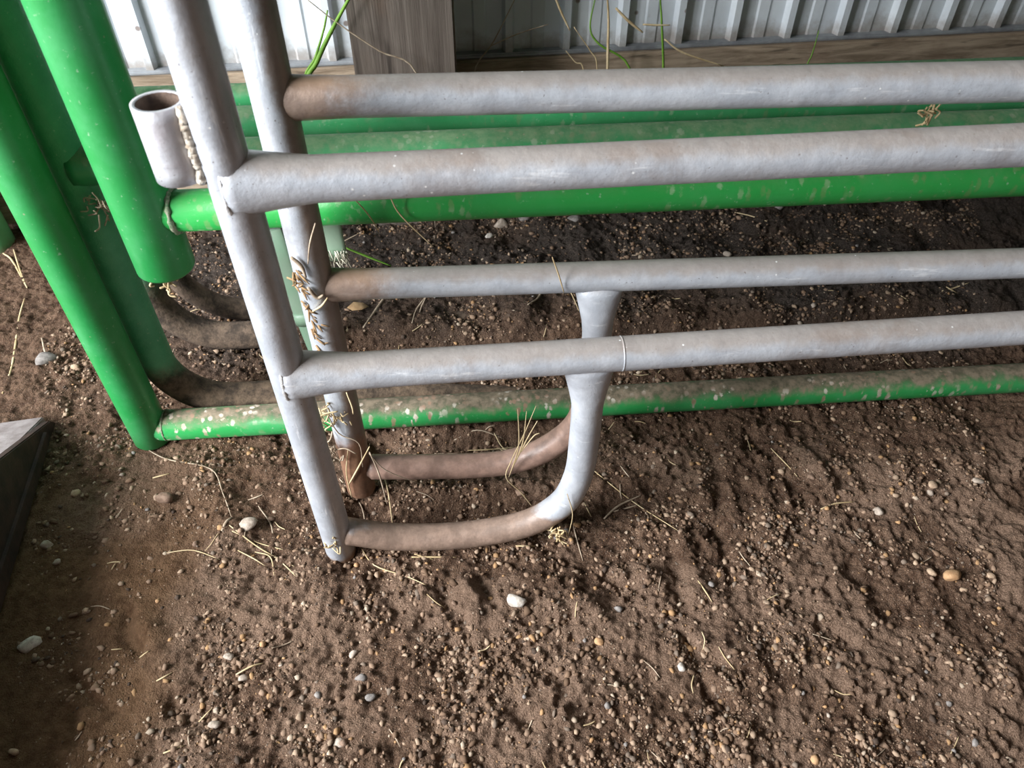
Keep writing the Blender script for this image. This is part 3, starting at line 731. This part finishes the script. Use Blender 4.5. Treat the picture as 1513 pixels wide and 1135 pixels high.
# stones one can name: pixel centre, half size in pixels, stone material, flatness, tilt, label
STONES = [
 (741, 362, 13, 0, .7, 'pale chunky stone below the green rail, largest of a small cluster'),
 (774, 361, 11, 2, .7, 'grey rounded stone beside the pale chunky one under the green rail'),
 (724, 384, 7, 5, .7, 'small white stone touching the top of the silver back rail'),
 (847, 362, 12, 2, .5, 'flat grey stone right of the stone cluster under the green rail'),
 (793, 329, 8, 0, .6, 'pale stone tucked against the lower edge of the bright green rail'),
 (764, 893, 17, 5, .35, 'white shell-like stone standing in the bare dirt below the foot loops'),
 (366, 778, 17, 0, .4, 'flat pale stone beside the hay wisps left of the front post'),
 (42, 952, 15, 5, .35, 'jagged white stone at the lower left edge'),
 (70, 807, 9, 0, .7, 'cream pebble right of the dark steel implement'),
 (85, 830, 7, 0, .7, 'smaller cream pebble below the cream one by the steel implement'),
 (113, 733, 9, 1, .6, 'tan pebble upper right of the steel implement'),
 (1405, 853, 13, 4, .7, 'smooth orange-brown stone at the right side of the dirt'),
 (1428, 868, 6, 1, .7, 'little tan stone just right of the orange-brown one'),
 (1376, 847, 8, 1, .7, 'tan stone just left of the orange-brown one'),
 (885, 948, 8, 4, .7, 'ochre pebble in the middle of the bare dirt'),
 (522, 965, 8, 0, .6, 'cream pebble low in the dirt left of centre'),
 (337, 969, 8, 0, .6, 'pale oval pebble in dirt at lower left, left one of two'),
 (358, 1000, 8, 0, .6, 'pale oval pebble in dirt at lower left, right one of two'),
 (534, 1002, 10, 2, .6, 'grey pebble below the cream pebble left of centre'),
 (547, 1030, 9, 2, .6, 'dull grey stone among prints near the bottom'),
 (313, 1068, 10, 0, .55, 'pale pebble in a hoof hollow near the bottom edge'),
 (18, 1110, 7, 1, .7, 'tan pebble at the bottom left corner'),
 (69, 535, 18, 2, .5, 'grey flat stone left of the green corner post'),
 (245, 740, 14, 3, .8, 'brown clod in dirt below the green corner'),
 (112, 545, 6, 1, .6, 'tiny tan stone beside the leftmost bare dirt'),
 (500, 1095, 10, 0, .5, 'pale flat pebble near the bottom edge left of centre'),
 (915, 898, 8, 2, .8, 'small blue-grey angular stone right of centre'),
 (1008, 985, 8, 5, .8, 'white angular chip inside a crescent print'),
 (1445, 712, 8, 0, .6, 'pale stone in the dirt near the right edge'),
 (1376, 722, 8, 1, .6, 'tan stone in the dirt below the dusty green rail'),
 (1200, 704, 8, 3, .6, 'brown stone in tread marks below the dusty green rail'),
 (1065, 415, 7, 0, .6, 'pale pebble between the silver lower rails, right of the foot'),
 (1108, 335, 10, 2, .7, 'dark grey stone below the clean green rail right of centre'),
 (1143, 338, 8, 2, .5, 'grey sliver stone right of the dark grey one under the rail'),
 (1300, 755, 9, 0, .6, 'pale stone at right in loose gravel'),
 (1463, 852, 7, 1, .6, 'tan stone nearest the right edge of loose gravel'),
 (652, 772, 6, 1, .5, 'small tan stone in the hollow inside the front foot loop'),
 (768, 722, 9, 3, .7, 'brown pebble between the two foot loops'),
]
for i, (x, y, hp, mi, fl, lab) in enumerate(STONES):
    gx_, gy_ = on_ground(x, y); dist = math.sqrt(gx_ ** 2 + gy_ ** 2 + 1); r = hp * dist / F * 0.95
    me = stone_mesh('stone', 300 + i, STONE[mi], 1, rnd.uniform(.7, .9), fl, 2)
    o = bpy.data.objects.new('stone', me); o.scale = (r, r, r); o.location = (gx_, gy_, hgt(gx_, gy_) + r * fl * 0.35)
    o.rotation_euler = (rnd.uniform(-.2, .2) + (0.5 if fl < .4 else 0), rnd.uniform(-.2, .2), rnd.uniform(-.6, .6)); COL.objects.link(o); tag(o, lab, 'stone')

# ------------------------------------------------------------------ straw, roots, grass
def strand(name, pts, r, mat, label, cat, group=None, taper=True, seg=5, flat=1.0):
    path = smooth_path(pts, 5) if len(pts) > 2 else [pts[0], (pts[0] + pts[1]) / 2, pts[1]]
    n = len(path); rad = []
    for i in range(n):
        k = i / (n - 1); t = (0.55 + 0.45 * math.sin(math.pi * min(1, k * 0.9 + 0.12))) if taper else 1.0
        rad.append((r * t * flat, r * t))
    t0 = (path[-1] - path[0]).normalized(); N_ = Vector((0.12, -0.35, 1)) if abs(t0.z) < .8 else Vector((0.2, -1, 0.1))
    V, Fc = loft(path, rad, N_, seg)
    o = mesh_obj(name, V, Fc, mat); return tag(o, label, cat, group)
def gpts(pl, lift=0.0018):
    out = []
    for p in pl:
        x, y = on_ground(p[0], p[1], p[2] if len(p) > 2 else 0.0)
        out.append(Vector((x, y, (p[2] if len(p) > 2 else hgt(x, y) + lift))))
    return out
GROUND_STRANDS = [
 ('root', [(210, 657), (249, 683), (313, 697), (332, 735), (345, 771)], .0011, 'long pale rootlet curving down from the green corner'),
 ('root', [(381, 746), (400, 775), (401, 820)], .0012, 'crooked rootlet right of the flat pale stone'),
 ('straw', [(245, 815), (285, 813), (325, 828)], .0009, 'wavy straw in dirt left of the hay wisps'),
 ('straw', [(342, 783), (385, 810), (435, 838)], .0011, 'longest stem of the hay wisps left of the front post'),
 ('straw', [(345, 790), (380, 800), (418, 812)], .0010, 'upper stem of the hay wisps left of the front post'),
 ('straw', [(352, 815), (375, 825), (390, 832)], .0010, 'short lower stem of the hay wisps left of the front post'),
 ('straw', [(375, 812), (400, 825), (405, 850)], .0010, 'bent stem at the end of the hay wisps left of the front post'),
 ('straw', [(400, 818), (420, 835), (437, 852)], .0010, 'rightmost stem of the hay wisps left of the front post'),
 ('root', [(330, 790), (338, 780), (345, 770)], .0022, 'thick straw stub at the root end by the flat stone'),
 ('straw', [(508, 797), (530, 805), (552, 832), (600, 850), (630, 866)], .0010, 'fine straw curling out from the front post base'),
 ('straw', [(608, 823), (640, 823), (674, 822)], .0014, 'straight straw in front of the front foot loop'),
 ('straw', [(612, 818), (640, 826)], .0011, 'short straw crossing the straight one before the foot loop'),
 ('straw', [(762, 806), (790, 803)], .0013, 'short straw under the bend of the front foot loop'),
 ('straw', [(875, 694), (935, 735), (1000, 786)], .0010, 'long thin straw right of the silver foot leg'),
 ('root', [(893, 762), (915, 742), (948, 728)], .0018, 'forked straw right of the foot loop, main stem'),
 ('root', [(905, 750), (925, 745), (944, 741)], .0013, 'forked straw right of the foot loop, side stem'),
 ('root', [(846, 768), (852, 790), (862, 822)], .0012, 'dry stem hanging below the bend of the front loop'),
 ('straw', [(864, 742), (874, 760)], .0012, 'short straw right of the silver bend'),
 ('root', [(500, 702), (530, 735), (536, 760)], .0012, 'root hair in the hollow by the rusty post'),
 ('straw', [(560, 690), (572, 720), (578, 765)], .0012, 'brown stem dangling into the hollow beside the rusty post'),
 ('root', [(670, 640), (705, 632), (745, 636)], .0012, 'dry hay stem lying behind the rear foot loop, topmost'),
 ('straw', [(690, 650), (725, 655), (770, 645)], .0011, 'dry hay stem lying behind the rear foot loop, middle'),
 ('straw', [(700, 660), (735, 650), (755, 662)], .0011, 'dry hay stem lying behind the rear foot loop, lowest'),
 ('root', [(640, 655), (670, 655), (700, 668)], .0009, 'thin rootlet behind the rear foot loop'),
 ('straw', [(730, 632), (745, 650), (775, 655)], .0010, 'bent hay stem beside the upright hay tuft'),
 ('root', [(566, 448), (575, 470), (560, 500), (545, 528)], .0030, 'thick gnarled root between the silver rails near the rear post'),
 ('root', [(690, 452), (650, 465), (622, 490), (614, 522)], .0016, 'pale forked root between the silver lower rails'),
 ('root', [(640, 468), (625, 495), (622, 522)], .0013, 'side branch of the pale forked root between the rails'),
 ('root', [(803, 455), (795, 478), (779, 500)], .0020, 'pale curved root left of the silver foot leg'),
 ('straw', [(833, 455), (845, 480), (852, 498)], .0012, 'speckled straw touching the silver foot leg'),
 ('straw', [(1078, 345), (1100, 352), (1125, 366)], .0013, 'straw lying under the clean green rail'),
 ('straw', [(1375, 464), (1390, 458), (1412, 455)], .0016, 'pale straw above the front lower rail at right'),
 ('straw', [(1380, 460), (1400, 463)], .0013, 'second pale straw crossing above the front lower rail at right'),
 ('straw', [(1215, 748), (1235, 740), (1266, 735)], .0014, 'pale husk on gravel right of centre'),
 ('straw', [(1140, 660), (1165, 685), (1180, 700)], .0010, 'thin stem in tread marks below the dusty rail'),
 ('straw', [(1085, 990), (1070, 975), (1060, 960)], .0010, 'white straw in a crescent print'),
 ('straw', [(1030, 862), (1042, 878), (1052, 890)], .0013, 'white straw sliver right of centre'),
 ('straw', [(3, 580), (14, 530), (28, 470), (36, 440)], .0022, 'long yellow straw at the left edge'),
 ('straw', [(5, 375), (18, 385), (40, 425)], .0022, 'bent straw below the leftmost pale post'),
 ('straw', [(22, 372), (30, 400), (38, 420)], .0018, 'short straw beside the bent one at the left edge'),
 ('root', [(62, 500), (72, 530), (88, 540)], .0018, 'curled dry husk by the flat stone at left'),
 ('root', [(268, 575), (282, 585), (290, 572)], .0012, 'curl of root inside the green corner'),
 ('straw', [(272, 568), (300, 600)], .0012, 'straw lying inside the green corner'),
 ('straw', [(205, 970), (222, 966)], .0012, 'short yellow straw in the hollow at lower left'),
 ('straw', [(232, 1008), (256, 996)], .0012, 'short straw in smooth silt at lower left'),
 ('straw', [(290, 1062), (312, 1045)], .0011, 'straw leaning into the hoof hollow near the bottom'),
 ('straw', [(348, 995), (372, 985), (388, 978)], .0013, 'pale straw right of the pale oval pebbles'),
 ('straw', [(240, 1112), (270, 1100)], .0013, 'straw in dirt near the bottom left'),
 ('straw', [(225, 705), (252, 703)], .0015, 'pale chip of straw left of the long rootlet'),
]
for kind, pl, r, lab in GROUND_STRANDS:
    strand('straw' if kind == 'straw' else 'root', gpts(pl), r, M[kind], lab, 'straw' if kind == 'straw' else 'root')
# strands standing up or hanging on the tubes, each in the plane it leans in
def pl_strand(name, P, pl, r, mat, label, cat, push=0.0, flat=1.0, rooted=False):
    pts = [P.at(*p) + P.n * push for p in pl]
    if rooted:                                 # carry the lower end down to the soil
        if pts[0].z > pts[-1].z: pts.reverse()
        g = pts[0] + Vector((0.012, 0.0, 0.0)); g.z = hgt(g.x, g.y) - 0.004
        pts = [g, (g * 0.5 + pts[0] * 0.5) + Vector((0.004, 0, 0))] + pts
    return strand(name, pts, r, M[mat], label, cat, flat=flat)
F2 = Plane(0.748, 0.052)
for i, (pl, lab) in enumerate([
  ([(795, 760), (770, 728), (748, 706), (756, 680), (775, 640), (792, 600)], 'bent hay stem standing over the rear foot loop'),
  ([(752, 705), (766, 660), (765, 605)], 'leftmost upright stem of the hay tuft on the rear loop'),
  ([(756, 695), (772, 655), (778, 608)], 'straight upright stem of the hay tuft on the rear loop'),
  ([(758, 690), (778, 650), (794, 622)], 'right-leaning stem of the hay tuft on the rear loop'),
  ([(770, 668), (788, 645), (797, 640)], 'short right stem of the hay tuft on the rear loop')]):
    pl_strand('straw', F2, pl, 0.0010, 'straw', lab, 'straw')
FP = Plane(S2.y0 - 0.026, S2.m)
for pl, r, mt, lab in [
  ([(520, 735), (512, 700), (514, 665)], .0011, 'straw', 'pale straw hanging before the rusty post base'),
  ([(516, 715), (530, 690), (546, 660)], .0016, 'straw', 'thick pale straw leaning across the rusty post base'),
  ([(546, 668), (560, 700), (572, 745)], .0014, 'root', 'brown stem draped off the rusty post base'),
  ([(478, 600), (500, 640), (530, 655), (536, 690)], .0010, 'root', 'reddish root wrapped around the rusty post'),
  ([(545, 670), (570, 695), (620, 715)], .0009, 'root', 'fine root spreading right from the rusty post base'),
  ([(512, 580), (520, 600), (522, 612)], .0014, 'straw', 'short straw stuck to the rusty post below the rail'),
  ([(466, 330), (458, 360), (455, 390)], .0012, 'root', 'dry stem stuck along the rear silver post'),
  ([(430, 380), (445, 393), (452, 410)], .0026, 'root', 'peeling brown flake upper on the rear silver post'),
  ([(455, 425), (468, 440), (478, 436)], .0026, 'root', 'peeling brown flake lower on the rear silver post'),
  ([(462, 460), (475, 452), (484, 440)], .0016, 'straw', 'curl of straw on the rear silver post')]:
    pl_strand('straw' if mt == 'straw' else 'root', FP, pl, r, mt, lab, 'straw' if mt == 'straw' else 'root')
def clump(name, P, x, y, n, spread, mat, label, cat, r=0.0012):
    c = P.at(x, y) + P.n * 0.004; V, Fc = [], []
    for i in range(n):
        a = c + Vector((rnd.gauss(0, 1), rnd.gauss(0, .6), rnd.gauss(0, 1))) * spread
        b = a + Vector((rnd.gauss(0, 1), rnd.gauss(0, .5), rnd.gauss(-.3, 1))) * spread * 1.2
        m_ = (a + b) / 2 + Vector((rnd.gauss(0, 1), rnd.gauss(0, 1), rnd.gauss(0, 1))) * spread * .5
        v, f = loft(smooth_path([a, m_, b], 4), [r] * 9, Vector((0.2, -1, 0.3)), 4); k = len(V); V += v; Fc += [tuple(q + k for q in t) for t in f]
    o = mesh_obj(name, V, Fc, mat); return tag(o, label, cat)
clump('hay_wad', FP, 488, 612, 26, 0.010, M['straw'], 'yellow hay wad stuck between the silver posts below the rail', 'hay')
clump('hay_wad', FP, 490, 665, 16, 0.010, M['root'], 'brown hay wad on the left of the rusty post base', 'hay')
clump('hay_wad', Plane(S1.y0 - 0.02, S1.m), 822, 785, 18, 0.007, M['straw'], 'pale hay wad at the bend of the front foot loop', 'hay', 0.0014)
clump('hay_wad', Plane(S1.y0 - 0.02, S1.m), 490, 803, 14, 0.006, M['straw'], 'tiny hay wad at the bottom of the front post', 'hay')
clump('hay_wad', Plane(G3.y0 - 0.01, G3.m), 247, 408, 16, 0.007, M['straw'], 'straw wad hanging under the thick green gate post', 'hay', 0.0016)
clump('hay_wad', Plane(G2.y0 - 0.028, G2.m), 152, 300, 22, 0.010, M['root'], 'dusty cobwebbed hay behind the thick green post', 'hay')
clump('hay_wad', Plane(G3.y0 - 0.03, G3.m), 1372, 160, 14, 0.006, M['straw'], 'dry flower head resting on the green rails at right', 'hay')
S1F = Plane(S1.y0 - 0.024, S1.m)
pl_strand('straw', Plane(S2.y0 - 0.023, S2.m), [(816, 380), (826, 408), (833, 432)], 0.0010, 'straw', 'curved straw hanging over the rear lower silver rail', 'straw')
pl_strand('straw', Plane(S1.y0 - 0.024, S1.m), [(838, 730), (846, 760), (840, 790)], 0.0008, 'straw', 'fine straw looped around the silver bend', 'straw')
pl_strand('grass_blade', Plane(0.95, .08), [(510, 366), (545, 380), (578, 393)], 0.0022, 'grass', 'yellow-green blade above the rear lower rail by the post', 'grass', flat=.4)
pl_strand('root', Plane(1.0, .08), [(530, 345), (505, 360), (522, 370)], 0.0010, 'root', 'dark stem beside the frayed strap', 'root')
pl_strand('straw', Plane(.82, .079), [(575, 288), (592, 318), (640, 365)], 0.0010, 'straw', 'thin seed stem leaning across the green rail, right one', 'straw')
pl_strand('straw', Plane(.82, .079), [(520, 290), (545, 318), (560, 343)], 0.0009, 'straw', 'thin seed stem leaning across the green rail, left one', 'straw')
GB = Plane(1.445, 0.125); GW = Plane(1.59, 0.125)
for pl, r, mt, lab in [
  ([(455, 130), (468, 92), (490, 45), (520, -10)], .0050, 'grass', 'broad green grass blade before the timber post'),
  ([(450, 130), (466, 85), (478, 45), (484, 15)], .0026, 'grass', 'narrow green grass blade left of the broad one'),
  ([(455, 0), (500, 35), (560, 75), (615, 108)], .0016, 'root', 'brown stem slanting across the timber post'),
  ([(700, 110), (730, 60), (765, -10)], .0016, 'root', 'dim stem right of the timber post'),
  ([(725, 68), (765, 50), (810, 36)], .0013, 'root', 'side shoot of the dim stem right of the timber post')]:
    pl_strand('grass_blade' if mt == 'grass' else 'stem', GW if 'dim stem' in lab else GB, pl, r, mt, lab, 'grass' if mt == 'grass' else 'stem', flat=.3 if mt == 'grass' else 1, rooted='side shoot' not in lab)
GC = Plane(1.585, 0.125)
for pl, r, mt, lab in [
  ([(897, -10), (899, 30), (898, 75)], .0032, 'straw', 'thick pale straw hanging upright before the siding'),
  ([(818, -10), (830, 20), (842, 45)], .0024, 'straw', 'pale straw left of the thick hanging one'),
  ([(910, 12), (930, 32), (950, 48)], .0030, 'straw', 'pale curved straw right of the thick hanging one'),
  ([(950, 36), (970, 37), (990, 37)], .0022, 'straw', 'level pale straw before the siding'),
  ([(982, 58), (1010, 78), (1070, 98)], .0022, 'straw', 'bowed tan straw over the skirt board'),
  ([(836, 75), (850, 92), (862, 104)], .0014, 'straw', 'fine straw over the skirt board at its left'),
  ([(848, 40), (872, 75), (882, 98)], .0014, 'straw', 'fine bent straw left of the hanging one'),
  ([(975, -10), (978, 40), (980, 110)], .0030, 'grass', 'upright green blade before the siding'),
  ([(880, -5), (872, 40), (885, 65), (930, 100)], .0024, 'grass', 'drooping green blade by the pale straws'),
  ([(1210, 45), (1200, 80), (1190, 105)], .0020, 'grass', 'green blade over the skirt board at right'),
  ([(1370, 185), (1378, 165), (1382, 150)], .0018, 'straw', 'stalk of the dry flower head on the rails')]:
    P_ = GC if 'flower' not in lab else Plane(G3.y0 - 0.035, G3.m)
    pl_strand('grass_blade' if mt == 'grass' else 'straw', P_, pl, r, mt, lab, 'grass' if mt == 'grass' else 'straw', flat=.4 if mt == 'grass' else 1, rooted=(mt == 'grass' or 'thick' in lab[:6] or 'fine' in lab))
# small dead leaf
lx, ly = on_ground(536, 490); lz = hgt(lx, ly) + 0.006
lv = [Vector((lx - .022, ly, lz)), Vector((lx - .010, ly + .011, lz + .005)), Vector((lx + .008, ly + .010, lz + .004)), Vector((lx + .020, ly + .002, lz + .001)), Vector((lx + .008, ly - .010, lz + .003)), Vector((lx - .010, ly - .011, lz + .002)), Vector((lx, ly, lz - .002))]
V = lv + [v - Vector((0, 0, 0.0008)) for v in lv]
Fc = [(i, (i + 1) % 6, 6) for i in range(6)] + [((i + 1) % 6 + 7, i + 7, 13) for i in range(6)] + [(i + 7, (i + 1) % 6 + 7, (i + 1) % 6, i) for i in range(6)]
tag(mesh_obj('dead_leaf', V, Fc, M['leaf']), 'brown dead leaf lying beside the thick gnarled root', 'leaf')
# tiny green sprout
for pl, lab in [([(838, 352), (848, 346), (860, 345)], 'tiny green leaf on dirt under the clean green rail')]:
    strand('sprout', gpts(pl, 0.004), 0.0024, M['grass'], lab, 'grass', flat=.3)
# chaff: short dry bits
for i in range(110):
    y = 0.32 + 1.0 * rnd.random() ** 1.1; x = rnd.uniform(-1, 1) * (0.46 + 0.34 * y); a = rnd.uniform(0, 6.28); L = rnd.uniform(.005, .016)
    pts = [Vector((x + math.cos(a) * L * k, y + math.sin(a) * L * k, 0)) for k in (-1, 0.1, 1)]
    pts[1] += Vector((-math.sin(a), math.cos(a), 0)) * rnd.uniform(-.2, .2) * L
    for p in pts: p.z = hgt(p.x, p.y) + 0.0022
    strand('chaff', pts, rnd.uniform(.0006, .0011), M['straw' if i % 2 else 'root'], 'short %s bit of chaff lying on the dirt floor' % ('straw-yellow' if i % 2 else 'brown'), 'straw', '%s chaff scattered on the dirt' % ('yellow' if i % 2 else 'brown'))
